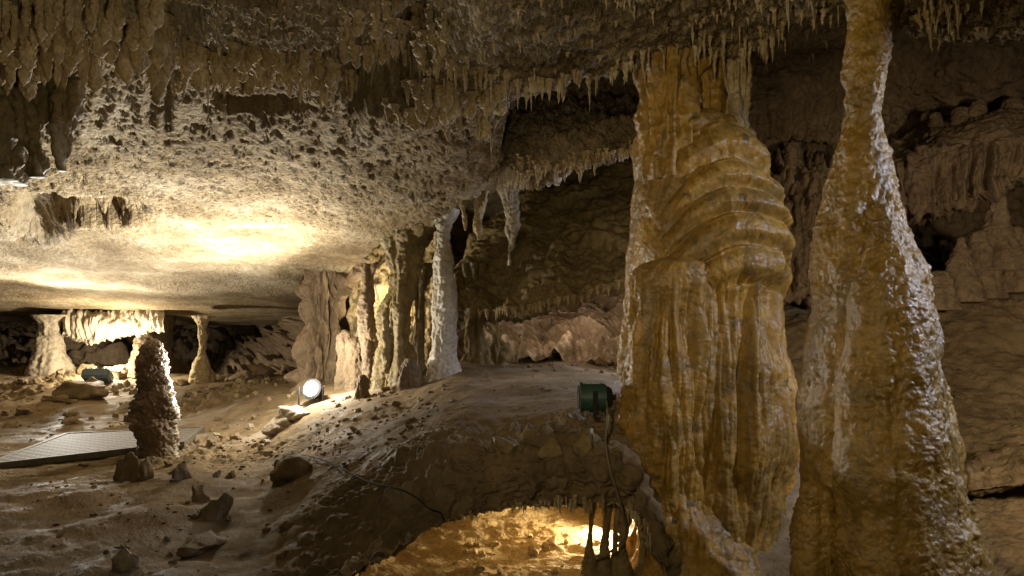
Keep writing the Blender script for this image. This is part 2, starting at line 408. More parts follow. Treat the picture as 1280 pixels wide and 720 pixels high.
# void behind the columns
wall('cave_wall', [(560, [(0, 12), (200, 12.5), (330, 12.2), (460, 11.5)]), (700, [(-40, 11), (150, 11.6), (330, 11.8), (460, 11)]),
                   (850, [(-80, 10.5), (150, 11), (330, 11), (460, 10.5)]), (1000, [(-100, 10.5), (100, 10.6), (300, 10.2), (460, 9.5)]),
                   (1200, [(-100, 10), (100, 10), (300, 9.4), (400, 9)]), (1500, [(-100, 9), (100, 9), (300, 8.6), (400, 8)])], 300, 160, M['brown'], wdisp(.25, .1, .03))
# upper right wall, overhanging with a drapery edge
def flute(p, s=7.0, off=0.0):
    q = np.stack([p[:, 0] * s, p[:, 1] * s * .5, p[:, 2] * .45 * s * .25], -1)
    return billow(q, 1, 2, .5, off)
def updisp(p, n):
    pyv = HZ - (p[:, 2] - CZ) / p[:, 1] * F
    low = sstep(105, 150, pyv)
    return fbm(p, 1.2, 3) * .13 + billow(p, 5, 3, .55) * .045 + flute(p, 5) * .12 * low + fbm(p, 16, 2) * .01
wall('cave_wall', [(900, [(-60, 8.2), (60, 8.0), (130, 8.1), (175, 8.3), (165, 9.4)]), (960, [(-60, 8.0), (70, 7.9), (130, 7.9), (180, 8.1), (172, 9.4)]),
                   (1050, [(-60, 7.8), (50, 7.7), (125, 7.9), (178, 8.1), (170, 9.2)]), (1130, [(-60, 7.4), (30, 7.4), (110, 7.7), (170, 8.2), (175, 9)]),
                   (1200, [(-60, 7.2), (20, 7.2), (95, 7.3), (165, 8.0), (180, 9)]), (1300, [(-60, 7.0), (10, 7), (90, 7.0), (150, 7.8), (180, 9)]),
                   (1500, [(-60, 6.6), (10, 6.6), (90, 6.6), (150, 7.4), (180, 8.6)])], 420, 260, M['brown'], updisp)

# ------------------------------------------------------------------ flowstone masses
V = loft([(560, [(330, 9.8), (350, 9.2), (375, 8.6), (388, 8.2), (383, 9.6)]), (610, [(275, 9.9), (320, 9.2), (362, 8.5), (392, 8.1), (385, 9.8)]),
          (660, [(235, 9.8), (290, 9.1), (345, 8.3), (390, 7.9), (378, 9.8)]), (720, [(218, 9.6), (270, 8.9), (325, 8.1), (376, 7.7), (366, 9.8)]),
          (790, [(200, 9.4), (250, 8.7), (305, 8.0), (352, 7.6), (345, 9.8)]), (870, [(190, 9.2), (240, 8.5), (295, 7.8), (335, 7.5), (330, 9.6)])],
         340, 260, lambda p, n: fbm(p, 1.5, 3) * .14 + fbm(p * np.array([1, 1, 2]), 4, 3) * .05 + billow(p, 5, 2, .5) * .02 + flute(p, 7) * .05 * sstep(.9, .2, (p[:, 2] - CZ)) + fbm(p, 18, 2) * .012)
tag(grid_obj('flowstone_slope', V, M['olive']), 'big dark flowstone bank sloping down behind the large golden column, fringed along its lower edge', 'flowstone')
SFS = Surf(V)
# niche below the bank, lit pink
V = loft([(560, [(370, 10.2), (400, 10.6), (430, 10.3), (458, 9.6)]), (620, [(372, 10.2), (395, 10.4), (425, 10), (455, 9.2)]), (680, [(362, 10), (385, 9.9), (415, 9.8), (452, 9.0)]),
          (740, [(350, 9.8), (378, 9.7), (410, 9.5), (450, 8.9)]), (790, [(335, 9.6), (365, 9.6), (405, 9.2), (450, 8.7)])], 260, 130,
         lambda p, n: fbm(p * np.array([1, 1, 2.6]), 2, 4) * .34 + billow(p * np.array([.7, 1, 2.5]), 5, 3, .6) * .06 + flute(p, 9) * .02)
tag(grid_obj('flowstone_niche', V, M['pink']), 'rough pinkish flowstone wall of the lit recess under the dark bank', 'flowstone')
# hanging block between ceiling edge and golden column
V = loft([(625, [(150, 7.2), (170, 6.6), (195, 6.4), (216, 6.5), (205, 7.6)]), (660, [(118, 7.2), (160, 6.3), (190, 6.2), (222, 6.3), (208, 7.6)]), (720, [(120, 7.2), (150, 6.3), (180, 6.1), (210, 6.2), (196, 7.6)]),
          (800, [(120, 7.2), (145, 6.2), (170, 6.0), (190, 6.1), (180, 7.6)]), (860, [(115, 7.2), (145, 6.2), (165, 6.0), (185, 6.1), (176, 7.4)])], 260, 150,
         lambda p, n: fbm(p, 2, 3) * .12 + billow(p, 7, 4, .6) * .06 + fbm(p, 25, 2) * .015)
tag(grid_obj('ceiling_block', V, M['ceil']), 'knobbly block of ceiling rock hanging in the gap left of the golden column', 'rock')
SBK = Surf(V)
# hanging root mass at the left edge of the ceiling
# ------------------------------------------------------------------ columns
def cdef(amp=.03, s=6, fl=0.0, fs=8, fine=.008):
    def f(p, a, q):
        d = fbm(p, s * .4, 2) * amp + billow(p, s, 3, .55) * amp * .5 + fbm(p, s * 5, 2) * fine
        if fl: d = d + flute(p, fs) * fl
        return d
    return f

# golden column
gb = P(880, 715, 4.9)
golden = thing('golden_column', gb, 'massive golden flowstone column with domed tiers above a fluted curtain', 'column')
EDG = np.array([132, 170, 216, 249, 279, 318, 362])
def golddisp(p, a, q):
    lump = fbm(p, 2.0, 2, .5, 4) * 6
    x = a - .3
    shift = np.where(x < 0, 62 * np.minimum((x / 1.1) ** 2, 1.3), 22 * np.minimum(x ** 2, 1.6)) + lump
    qq = q - shift
    k = np.clip(np.searchsorted(EDG, qq) - 1, 0, len(EDG) - 2)
    u = np.clip((qq - EDG[k]) / (EDG[k + 1] - EDG[k]), 0, 1)
    tier = np.sqrt(np.clip(1 - (1 - np.clip(u / .5, 0, 1)) ** 2, 0, 1)) * (1 - .75 * sstep(.55, 1.0, u)) - .5 + .25 * sstep(.12, 0, u)
    on = (qq > EDG[0]) & (qq < EDG[-1])
    wt = np.where(on, 1, 0) * sstep(-.9, -.25, a) * (0.6 + 0.4 * sstep(150, 240, q))
    rib = -np.abs(np.sin(a * 8 + fbm(p, 2.5, 2) * 1.6)) ** .6
    d = tier * .1 * wt + (rib + .6) * .014 * wt
    cur = sstep(330, 380, q)
    d += flute(p, 11, 2.0) * .03 * cur + flute(p, 4, 6.) * .06 * cur
    d += fbm(p, 2.0, 3) * .05 * (1 - .4 * wt) + billow(p, 9, 3, .55) * .006 + fbm(p, 30, 2) * .003
    d += flute(p, 6, 1.) * .05 * sstep(170, 100, q)
    return d
V = revolve([(138, 835, 890), (146, 812, 912), (156, 801, 926), (166, 797, 934), (180, 795, 940), (192, 793, 946), (215, 792, 950), (250, 790, 964), (290, 787, 974), (330, 784, 974),
             (348, 784, 970), (370, 788, 968), (420, 790, 972), (470, 793, 980), (520, 795, 994), (560, 798, 994), (600, 802, 982), (640, 794, 972), (680, 784, 966), (700, 778, 970), (730, 768, 990), (770, 750, 1010)],
            4.95, 520, 620, golddisp, depth=.95, top='round')
grid_obj('shaft', V, M['gold'], True, golden)
def neck(p, a, q): return flute(p, 10, 2.) * .05 + fbm(p, 5, 3) * .03 + billow(p, 16, 2) * .008
for sil, Yn, mt in (([(40, 780, 892), (70, 790, 880), (95, 797, 872), (120, 799, 869), (150, 798, 872), (185, 796, 884), (230, 800, 880)], 4.80, 'gold'),
                    ([(50, 864, 912), (80, 870, 903), (110, 873, 901), (140, 870, 902), (175, 862, 908)], 4.86, 'gold'),
                    ([(52, 896, 950), (80, 902, 942), (110, 905, 938), (140, 905, 937), (165, 902, 940), (190, 894, 948)], 4.84, 'stal')):
    grid_obj('neck_pillar', revolve(sil, Yn, 150, 190, neck), M[mt], True, golden)
def curt(p, a, q):
    return flute(p, 12, 5.) * .032 * sstep(335, 400, q) + flute(p, 5.5, 8.) * .10 * sstep(335, 420, q) + fbm(p, 2.5, 3) * .03 + billow(p, 10, 3) * .009 + fbm(p, 30, 2) * .004
V = revolve([(322, 835, 855), (328, 808, 884), (338, 790, 893), (352, 783, 894), (380, 786, 890), (430, 788, 888), (500, 790, 890), (560, 800, 886), (620, 806, 880), (680, 806, 876), (720, 800, 890), (760, 790, 900)],
            4.62, 340, 420, curt, depth=.75)
grid_obj('curtain', V, M['gold'], True, golden)
V = revolve([(575, 806, 830), (600, 804, 850), (630, 800, 890), (660, 798, 920), (690, 794, 944), (715, 784, 965), (745, 770, 985), (800, 750, 1010)],
            4.64, 300, 260, lambda p, a, q: flute(p, 9, 3.) * .05 * sstep(720, 600, q) + fbm(p, 3, 3) * .05 + billow(p, 10, 3) * .012, depth=.7, top='round')
grid_obj('foot', V, M['gold'], True, golden)
V = revolve([(480, 955, 975), (500, 945, 1000), (530, 940, 1003), (560, 945, 1000), (600, 950, 990), (650, 950, 978), (700, 940, 985), (740, 935, 1000)], 5.15, 160, 240, cdef(.02, 7, .05, 11, .006), depth=.7)
grid_obj('buttress', V, M['gold'], True, golden)

# dripping column at right
drb = P(1105, 760, 3.6)
drip = thing('dripping_column', drb, 'tall tapering wet column at the right, glittering white down its right side', 'column')
def dripd(p, a, q):
    return (fbm(p, 2.2, 2) * .035 + fbm(p * np.array([1, 1, .8]), 6, 2) * .018 + fbm(p, 15, 3, .6) * .012 * sstep(-.35, .45, fbm(p, 1.8, 2, .5, 40)) + billow(p * np.array([1, 1, .8]), 9, 2, .5) * .006 + billow(p, 24, 2, .5) * .0035 * (1 + sstep(-.2, .3, fbm(p, 3, 2))) + flute(p, 7) * .012)
V = revolve([(-80, 1062, 1118), (0, 1066, 1111), (50, 1062, 1111), (100, 1055, 1106), (150, 1049, 1102), (200, 1042, 1104), (250, 1034, 1120), (300, 1028, 1134), (360, 1020, 1150), (430, 1011, 1164),
             (500, 1008, 1178), (560, 1006, 1188), (620, 1004, 1200), (680, 999, 1214), (730, 994, 1228), (800, 984, 1248)], 3.7, 420, 640, dripd)
grid_obj('shaft', V, M['wet'], True, drip)
V = revolve([(292, 1098, 1112), (302, 1086, 1126), (325, 1076, 1140), (370, 1068, 1152), (430, 1056, 1164), (500, 1050, 1174), (580, 1046, 1182), (660, 1044, 1190), (760, 1040, 1205)], 3.36, 260, 400, dripd, depth=.8, top='round')
grid_obj('front_bulge', V, M['wet'], True, drip)
V = revolve([(600, 1010, 1026), (612, 1004, 1040), (640, 1000, 1048), (690, 995, 1052), (780, 985, 1056)], 3.5, 140, 160, dripd, top='round', depth=.8)
grid_obj('foot_bulge', V, M['wet'], True, drip)

def column(name, sil, Y, mat, label, cat='column', na=90, nr=200, disp=None, group=None, depth=1.0, **k):
    if 'hanging' not in name and 'stalactite' not in name:      # carry the foot down into the rock
        p, l, r = sil[-1]; sil = list(sil) + [(p + 16, l - 3, r + 3)]
    V = revolve(sil, Y, na, nr, disp or cdef(), depth, **k)
    return tag(grid_obj(name, V, mat, True), label, cat, group)

V = loft([(436, [(335, 10.0), (370, 9.9), (410, 9.9), (470, 9.6)]), (470, [(300, 9.9), (360, 9.8), (410, 9.8), (470, 9.4)]), (500, [(280, 9.9), (350, 9.8), (410, 9.8), (470, 9.4)]), (545, [(260, 9.9), (340, 9.9), (410, 9.8), (470, 9.3)])],
         110, 140, lambda p, n: fbm(p, 2, 3) * .15 + billow(p, 6, 3) * .05 + flute(p, 8) * .05)
tag(grid_obj('flowstone_curtain', V, M['stal']), 'brightly lit rock seen through the gap inside the column cluster', 'flowstone')
column('pale_column', [(262, 535, 574), (290, 545, 563), (310, 545, 562), (325, 543, 565), (345, 543, 567), (380, 542, 569), (420, 540, 571), (445, 538, 573), (462, 532, 578)], 7.75, M['pale'],
       'slim pale column on the crest of the mound, whitish on its right side', na=130, nr=240, disp=cdef(.03, 6, .015, 9))
column('fluted_column', [(318, 385, 450), (350, 376, 440), (380, 380, 428), (410, 381, 424), (440, 379, 424), (466, 377, 428), (480, 374, 434)], 9.6, M['brown'],
       'broad fluted column with deep vertical grooves, furthest left of the column cluster', na=260, nr=180, disp=cdef(.03, 5, .2, 10))
column('cluster_column', [(285, 470, 545), (310, 478, 530), (340, 482, 522), (380, 478, 518), (420, 476, 515), (450, 474, 520), (490, 468, 530)], 8.1, M['olive'],
       'thick olive column with grooved sides just left of the slim pale column', na=180, nr=220, disp=cdef(.05, 5, .09, 6))
column('cluster_column', [(330, 452, 470), (370, 451, 467), (395, 450, 468), (430, 452, 476), (460, 452, 478), (492, 448, 482)], 8.2, M['brown'],
       'thin brown column standing in front of the bright gap in the cluster', na=100, nr=180, disp=cdef(.03, 6, .04, 8))
column('cluster_column', [(330, 515, 545), (370, 516, 533), (420, 514, 530), (460, 510, 534), (475, 505, 540)], 8.6, M['olive'],
       'dark narrow column in the shadow immediately left of the slim pale column', na=100, nr=180, disp=cdef(.03, 6, .05, 7))
for (sil, Y, lab) in (
    ([(412, 425, 436), (420, 422, 440), (440, 420, 444), (465, 418, 448), (482, 416, 452)], 8.6, 'pointed brown stalagmite at the foot of the fluted column'),
    ([(420, 440, 452), (428, 436, 458), (450, 434, 462), (486, 430, 466)], 8.4, 'low brown stump beside the thin brown column'),
    ([(448, 505, 515), (454, 500, 520), (470, 496, 524), (486, 490, 528)], 7.6, 'short rounded stump at the foot of the thick olive column'),
    ([(468, 448, 454), (474, 444, 458), (500, 440, 462)], 7.6, 'small knob of pale rock below the thin brown column')):
    column('stalagmite', sil, Y, M['brown'], lab, 'stalagmite', na=80, nr=90, disp=cdef(.04, 5, .04, 8), top='round')
column('thin_column', [(395, 238, 270), (402, 244, 262), (420, 246, 259), (440, 247, 259), (456, 244, 262), (468, 240, 268)], 12.2, M['stal'],
       'thin straight column far back on the left, alone between ceiling and floor', na=80, nr=120, disp=cdef(.035, 5, .03, 6))
column('thick_column', [(394, 40, 92), (405, 48, 76), (425, 47, 76), (440, 45, 79), (462, 36, 90)], 12.6, M['grey'],
       'squat bright column far back at left with a spreading foot', na=100, nr=120, disp=cdef(.04, 4, .03, 5))
# dark columns right of the pale one
column('dark_column', [(330, 575, 610), (360, 583, 604), (390, 588, 604), (420, 584, 607), (450, 575, 618), (465, 570, 625)], 8.9, M['olive'],
       'dark column right of the slim pale column, with a flared foot', na=110, nr=160, disp=cdef(.04, 5, .07, 7))
column('dark_column', [(370, 606, 630), (395, 612, 625), (425, 612, 628), (455, 606, 640)], 9.0, M['olive'],
       'dark slender column at the left end of the lit pink recess', na=90, nr=130, disp=cdef(.04, 5, .07, 7))
column('hanging_stalactite', [(222, 622, 654), (240, 626, 650), (265, 629, 648), (290, 630, 645), (318, 632, 641), (332, 635, 638)], 8.0, M['grey'],
       'long pale stalactite tapering down in the dark gap before the dark bank', 'stalactite', na=100, nr=160, disp=cdef(.04, 6, .05, 8))
for (sil, lab) in (([(240, 588, 612), (258, 592, 608), (280, 594, 603), (300, 597, 600)], 'pale drapery hanging at the ceiling edge, longest in the dark gap'),
                   ([(238, 572, 588), (255, 575, 586), (276, 579, 584), (288, 581, 583)], 'short stubby drapery at the ceiling edge just right of the slim pale column')):
    column('hanging_drapery', sil, 7.2, M['stal'], lab, 'stalactite', na=70, nr=100, disp=cdef(.03, 7, .03, 9))

# ------------------------------------------------------------------ right side: shelf, pillar, stalagmites
def shelfd(p, n):
    pyv = HZ - (p[:, 2] - CZ) / p[:, 1] * F
    low = sstep(165, 200, pyv)
    return fbm(p, 2.2, 3) * .07 + billow(p, 9, 3) * .02 + flute(p, 8, 3.) * .12 * low + fbm(p, 24, 2) * .006
V = loft([(1108, [(185, 8.4), (190, 7.6), (205, 7.2), (235, 7.1), (262, 7.1), (240, 8.4)]), (1150, [(160, 8.2), (165, 7.4), (185, 6.9), (225, 6.9), (262, 6.95), (235, 8.2)]),
          (1200, [(142, 8.0), (150, 7.2), (178, 6.8), (225, 6.8), (258, 6.9), (235, 8.0)]), (1240, [(135, 7.9), (142, 7.0), (172, 6.7), (220, 6.7), (240, 6.8), (220, 7.9)]),
          (1290, [(130, 7.8), (138, 6.9), (168, 6.6), (205, 6.6), (215, 6.7), (205, 7.8)]), (1420, [(120, 7.4), (130, 6.6), (160, 6.3), (200, 6.3), (215, 6.4), (200, 7.4)])],
         330, 260, shelfd)
tag(grid_obj('flowstone_shelf', V, M['brown']), 'brown rock shelf at far right with folded drapery hanging from its front edge', 'flowstone')
SSH = Surf(V)
V = loft([(930, [(188, 9.0), (205, 8.2), (235, 7.6), (300, 7.5), (355, 7.6), (345, 8.8)]), (985, [(186, 8.9), (200, 8.0), (232, 7.4), (300, 7.2), (368, 7.4), (352, 8.8)]),
          (1050, [(184, 8.8), (200, 7.9), (228, 7.3), (290, 7.2), (350, 7.4), (335, 8.6)]), (1120, [(190, 8.6), (208, 7.7), (235, 7.2), (262, 7.2), (275, 7.3), (262, 8.2)]), (1165, [(205, 8.4), (222, 7.6), (238, 7.2), (258, 7.2), (270, 7.3), (260, 8)])],
         300, 260, lambda p, n: shelfd(p, n) + billow(p, 5, 3) * .05)
tag(grid_obj('flowstone_ledge', V, M['brown']), 'knobbly rock ledge seen between the two big columns, with drapery below', 'flowstone')
SLD = Surf(V)
column('pillar', [(180, 1225, 1262), (200, 1232, 1256), (240, 1234, 1255), (275, 1232, 1258), (300, 1222, 1270), (325, 1210, 1285)], 6.9, M['brown'],
       'brown pillar joining the far right shelf to the slope below', na=110, nr=150, disp=cdef(.03, 6, .03, 8))
for (sil, Y, lab) in (
    ([(296, 1198, 1206), (306, 1195, 1210), (330, 1188, 1216), (362, 1178, 1226)], 6.7, 'pointed stalagmite on the right slope, left of the pillar'),
    ([(288, 1216, 1236), (296, 1214, 1240), (325, 1210, 1244), (358, 1202, 1252)], 6.85, 'blunt flat topped stalagmite directly in front of the pillar'),
    ([(282, 1266, 1276), (292, 1262, 1284), (325, 1256, 1292), (350, 1250, 1300)], 6.8, 'stalagmite at the right edge, right of the pillar'),
    ([(178, 986, 997), (186, 982, 1001), (205, 978, 1004), (232, 970, 1012)], 7.7, 'lone stalagmite on the ledge between the two big columns'),
    ([(338, 1165, 1178), (346, 1158, 1184), (372, 1148, 1194)], 6.6, 'low rounded stalagmite low on the slope right of the wet column'),
    ([(140, 1164, 1176), (147, 1162, 1179), (160, 1160, 1182), (176, 1156, 1186)], 7.3, 'leftmost knob stalagmite on top of the far right shelf'),
    ([(134, 1194, 1206), (142, 1190, 1210), (162, 1186, 1214)], 7.2, 'wide low knob stalagmite second from left on the shelf'),
    ([(126, 1218, 1228), (133, 1214, 1232), (156, 1210, 1238)], 7.1, 'third knob stalagmite along the top of the shelf'),
    ([(122, 1256, 1272), (129, 1253, 1276), (150, 1250, 1280)], 7.0, 'largest knob stalagmite on the shelf at the right edge')):
    column('stalagmite', sil, Y, M['brown'], lab, 'stalagmite', na=70, nr=80, disp=cdef(.025, 8, .015, 10), top='round')
# low lip on the right floor with drip tips under it
def lipd(p, n): return fbm(p, 2.5, 3) * .05 + billow(p, 10, 3) * .008 + flute(p, 10, 2.) * .02
V = loft([(1170, [(560, 5.4), (590, 4.95), (612, 4.9), (622, 4.95), (610, 5.6)]), (1230, [(555, 5.3), (582, 4.8), (604, 4.75), (612, 4.8), (602, 5.5)]), (1290, [(550, 5.2), (575, 4.7), (596, 4.65), (605, 4.7), (595, 5.4)]), (1400, [(540, 5), (570, 4.6), (592, 4.55), (600, 4.6), (590, 5.3)])], 190, 130, lipd)
tag(grid_obj('flowstone_lip', V, M['ground']), 'low overhanging lip of rock on the floor right of the wet column', 'flowstone')

# ------------------------------------------------------------------ left ground: stalagmite, stones, boulders
TS = [(423, 184, 200), (430, 179, 204), (445, 175, 206), (470, 169, 209), (490, 171, 213), (500, 166, 216), (530, 167, 219), (556, 170, 218), (570, 168, 222), (582, 164, 228)]
V = revolve(TS + [(598, 160, 232)], 7.1, 160, 260, cdef(.05, 6, 0, 8, .011), top='round')
tb = V.reshape(-1, 3).mean(0) * 1; tb[2] = V[..., 2].min()
tall = thing('stalagmite', tb, 'tall dark brown stalagmite beside the metal walkway, with a white crust along its right edge', 'stalagmite')
grid_obj('body', V, M['rust'], True, tall)
j0, j1 = 106, 138
pt_ = V[7:236, j0:j1].copy(); c_ = V[7:236].mean(1, keepdims=True); n_ = pt_ - c_; n_[..., 2] = 0; n_ /= np.linalg.norm(n_, axis=2, keepdims=True)
e_ = np.linspace(0, 1, j1 - j0); f_ = pt_.reshape(-1, 3)
th = (billow(f_, 22, 3, .6) * .016 + fbm(f_, 9, 2) * .012 + .004).reshape(pt_.shape[:2]) - .03 * (np.abs(e_ * 2 - 1) ** 3)[None]
o = grid_obj('calcite_crust', pt_ + n_ * th[..., None], M['pale'], False, tall)

def stone_mesh(seed, flat=.7, cuts=14):
    bm = bmesh.new(); bmesh.ops.create_icosphere(bm, subdivisions=4, radius=1)
    v = np.array([x.co for x in bm.verts]); rs = np.random.RandomState(seed)
    for k in range(cuts):
        n = rs.normal(size=3); n /= np.linalg.norm(n); d = rs.uniform(.42, .72)
        t = np.maximum(v @ n - d, 0); v = v - np.outer(t, n)
    v = v * (1 + fbm(v + seed * 3.1, 1.3, 5, .55)[:, None] * .3) * np.array([1, .85, flat])
    for x, c in zip(bm.verts, v): x.co = c
    me = bpy.data.meshes.new('stone'); bm.to_mesh(me); bm.free()
    me.polygons.foreach_set('use_smooth', np.ones(len(me.polygons), bool))
    return me
STONES = [stone_mesh(k, .6 + .3 * random.random()) for k in range(8)]
def stone(px, py, wpx, hpx, surf, mat, label, name='boulder', cat='rock', group=None, rz=None, k=None, tilt=0, dY=0):
    """(px, py): middle of its foot"""
    h = surf.hit(px, py)
    if h is None: return
    k = random.randrange(8) if k is None else k
    me = STONES[k]
    if me.materials and me.materials[0] != mat:
        me = me.copy(); me.materials.clear()
    o = link(name, me, mat)
    Y = h[1] + dY; s = wpx / 2 / F * Y
    o.scale = (s, s, hpx / F * Y * .75)
    o.location = (h[0], Y + s * .5, h[2] + hpx / F * Y * .2)
    o.rotation_euler = (0, tilt, random.uniform(-.6, .6) if rz is None else rz)
    tag(o, label, cat, group)
    return o
for a in (
  (147, 597, 38, 46, SG, M['ground'], 'rounded dark boulder at the left foot of the tall stalagmite, by the walkway edge'),
  (174, 597, 36, 52, SG, M['ground'], 'upright dark boulder touching the front of the tall stalagmite'),
  (222, 597, 28, 42, SG, M['ground'], 'dark pointed rock at the right foot of the tall stalagmite'),
  (355, 600, 86, 56, SG, M['ground'], 'big tilted slab of brown rock leaning on the slope below the lamp'),
  (264, 648, 44, 44, SG, M['ground'], 'dark boulder in the middle of the left floor'),
  (250, 624, 34, 34, SG, M['ground'], 'dark stone just above the boulder in the middle of the left floor'),
  (352, 660, 26, 18, SG, M['ground'], 'flat dark stone on the slope right of the left floor'),
  (240, 690, 90, 34, SG, M['ground'], 'broad low hump of mud rock at the bottom of the left floor'),
  (98, 497, 84, 36, SG, M['ground'], 'flat brown boulder in front of the blue floodlight box'),
  (150, 712, 50, 44, SG, M['grey'], 'lilac grey rock at the bottom edge, left of the mud hump'),
  (345, 536, 56, 42, SG, M['grey'], 'pale rock on the left below the lit lamp'),
  (366, 522, 58, 30, SG, M['grey'], 'bright white lit rock directly in front of the lamp'),
  (300, 470, 40, 20, SG, M['brown'], 'round dark boulder in the far recess right of the thin column'),
  (330, 466, 46, 24, SG, M['brown'], 'low boulder at the back left of the fluted column'),
  (160, 430, 16, 18, SG, M['stal'], 'square pale block far back under the hanging drapery'),
  (730, 560, 54, 50, SG, M['olive'], 'angular block on the mound face below the green spotlight'),
  (640, 568, 50, 36, SG, M['olive'], 'projecting wedge of rock on the mound face, left of the spotlight'),
  (690, 566, 48, 38, SG, M['olive'], 'rough rock between the two blocks on the mound face'),
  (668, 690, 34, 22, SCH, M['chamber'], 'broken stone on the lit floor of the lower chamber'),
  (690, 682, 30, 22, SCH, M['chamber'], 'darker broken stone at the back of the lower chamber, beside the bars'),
  (1150, 722, 54, 26, SG, M['wet'], 'angular wet block at the bottom edge under the dripping column')):
    stone(*a)
# loose stones
rr = random.Random(3)
for k in range(60):
    px, py = rr.uniform(170, 345), rr.uniform(520, 600)
    if 185 < px < 225 and py < 575: continue
    if px < 235 and py < 575: continue
    s = 4 + 16 * rr.random() ** 2
    stone(px, py, s, s * rr.uniform(.5, 1), SG, M['ground'] if rr.random() < .7 else M['grey'], 'small loose stone in the rubble between the tall stalagmite and the lamp', 'stone', 'stone', 'rubble by the tall stalagmite')
for k in range(62):
    px, py = rr.uniform(0, 235), rr.uniform(455, 535)
    s = 5 + 36 * rr.random() ** 2.2
    stone(px, py, s, s * rr.uniform(.5, .9), SG, M['ground'], 'loose stone on the rubble slope around the blue floodlight box', 'stone', 'stone', 'rubble on the far left slope')
for k in range(26):
    px, py = rr.uniform(235, 400), rr.uniform(470, 500)
    s = rr.uniform(4, 10)
    stone(px, py, s, s * rr.uniform(.7, 1.2), SG, M['stal'], 'small pale stone on the far floor before the fluted column', 'stone', 'stone', 'stones on the far floor')
for k in range(40):
    px, py = rr.uniform(415, 560), rr.uniform(478, 540)
    s = rr.uniform(4, 16)
    stone(px, py, s, s * rr.uniform(.5, .9), SG, M['grey'] if rr.random() < .5 else M['ground'], 'loose grey stone on the mound below the column cluster', 'stone', 'stone', 'stones on the mound')
for k in range(26):
    px, py = rr.uniform(60, 400), rr.uniform(610, 712)
    s = rr.uniform(6, 18)
    stone(px, py, s, s * rr.uniform(.4, .7), SG, M['ground'], 'half buried stone on the muddy foreground floor', 'stone', 'stone', 'stones on the foreground floor')
for k in range(34):
    px, py = rr.uniform(560, 790), rr.uniform(660, 716)
    s = rr.uniform(5, 16)
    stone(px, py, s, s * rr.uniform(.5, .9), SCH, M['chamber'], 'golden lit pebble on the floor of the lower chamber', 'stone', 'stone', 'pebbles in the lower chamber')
for k in range(16):
    px, py = rr.uniform(580, 790), rr.uniform(446, 464)
    s = rr.uniform(6, 14)
    stone(px, py, s, s * rr.uniform(.5, .9), SG, M['ground'], 'small dark stone on the floor before the pink recess', 'stone', 'stone', 'stones before the pink recess')

# grit too fine to count, strewn over the floor
gm = STONES[0]; gbm = bmesh.new(); bmesh.ops.create_icosphere(gbm, subdivisions=1, radius=1)
gv = np.array([v.co for v in gbm.verts]); gq = np.array([[v.index for v in f.verts] for f in gbm.faces]); gbm.free()
rg = np.random.RandomState(12); gf = SG.f[(SG.px > -20) & (SG.px < 1290) & (SG.py < 740) & (SG.f[:, 1] < 11.5)]
dens = sstep(-.1, .5, fbm(gf, 1.1, 3, .6, 21)) + .08
pick = rg.choice(len(gf), 2600, p=dens / dens.sum()); gvs = []; gqs = []
for k, i in enumerate(pick):
    r = gf[i, 1] / F * (1.0 + 3.0 * rg.rand() ** 3); q = gv * (1 + .35 * rg.normal(size=(len(gv), 1))) * np.array([1, 1, .7]) * r
    gvs.append(q + gf[i]); gqs.append(gq + k * len(gv))
o = link('gravel', raw_mesh('gravel', np.concatenate(gvs), np.concatenate(gqs)), M['ground'])
tag(o, 'fine brown grit strewn over the muddy cave floor', 'gravel', kind='stuff')

# bars of dripstone joining rim and chamber floor
for (a, b, w, lab) in ((741, 737, 9, 'leftmost dripstone bar before the brightly lit chamber'), (760, 756, 11, 'thick straight dripstone bar, second from left before the lit chamber'),
                       (772, 769, 8, 'thin dripstone bar in the middle of the chamber mouth'), (783, 778, 12, 'stout dripstone bar right of the thin middle one'), (797, 803, 8, 'rightmost dripstone bar, bowed outward beside the golden column')):
    column('dripstone_bar', [(605, a - w, a + w), (630, a - w * .7, a + w * .7), (655, (a + b) / 2 - w * .45, (a + b) / 2 + w * .45), (680, b - w * .5, b + w * .5), (702, b - w * .9, b + w * .9)], 4.55, M['olive'], lab, na=48, nr=90, disp=cdef(.012, 12, 0, 8, .004))

# ------------------------------------------------------------------ stalactites
def stal_verts(seed, na=10, nr=12):
    rs = np.random.RandomState(seed)
    t = np.linspace(0, 1, nr); r = (1 - t) ** .75 * (1 + .25 * rs.normal(size=nr) * (t > .05)) * .9 + .1 * (1 - t)
    r = np.maximum(r, .0); r[-1] = .02; r[0] = 1.5; r[1] = 1.15
    a = np.linspace(0, 2 * math.pi, na, endpoint=False)
    A, T = np.meshgrid(a, t)
    ang = rs.normal(size=na) * .12
    RR = r[:, None] * (1 + ang[None]) 
    bx = np.cumsum(rs.normal(size=nr)) * .10; by = np.cumsum(rs.normal(size=nr)) * .10
    V = np.stack([np.cos(A) * RR + bx[:, None], np.sin(A) * RR + by[:, None], -T], -1)
    return V
SVAR = [stal_verts(k) for k in range(14)]
SMESH = []
for k, V in enumerate(SVAR):
    me = raw_mesh('stalactite', V, grid_quads(V.shape[0], V.shape[1], True)); me.materials.append(M['stal']); SMESH.append(me)
small = []                                # everything too small or too many to count
PEND = []
def stalactite(p, r, L, label=None, group=None, knob=None):
    k = random.randrange(14); rz = random.uniform(0, 6.28)
    big_ = -1 if label is None else (L * r) / p[1] ** 2
    PEND.append((big_, knob is not None, k if knob is None else knob, np.array(p), r, L, rz, label, group))
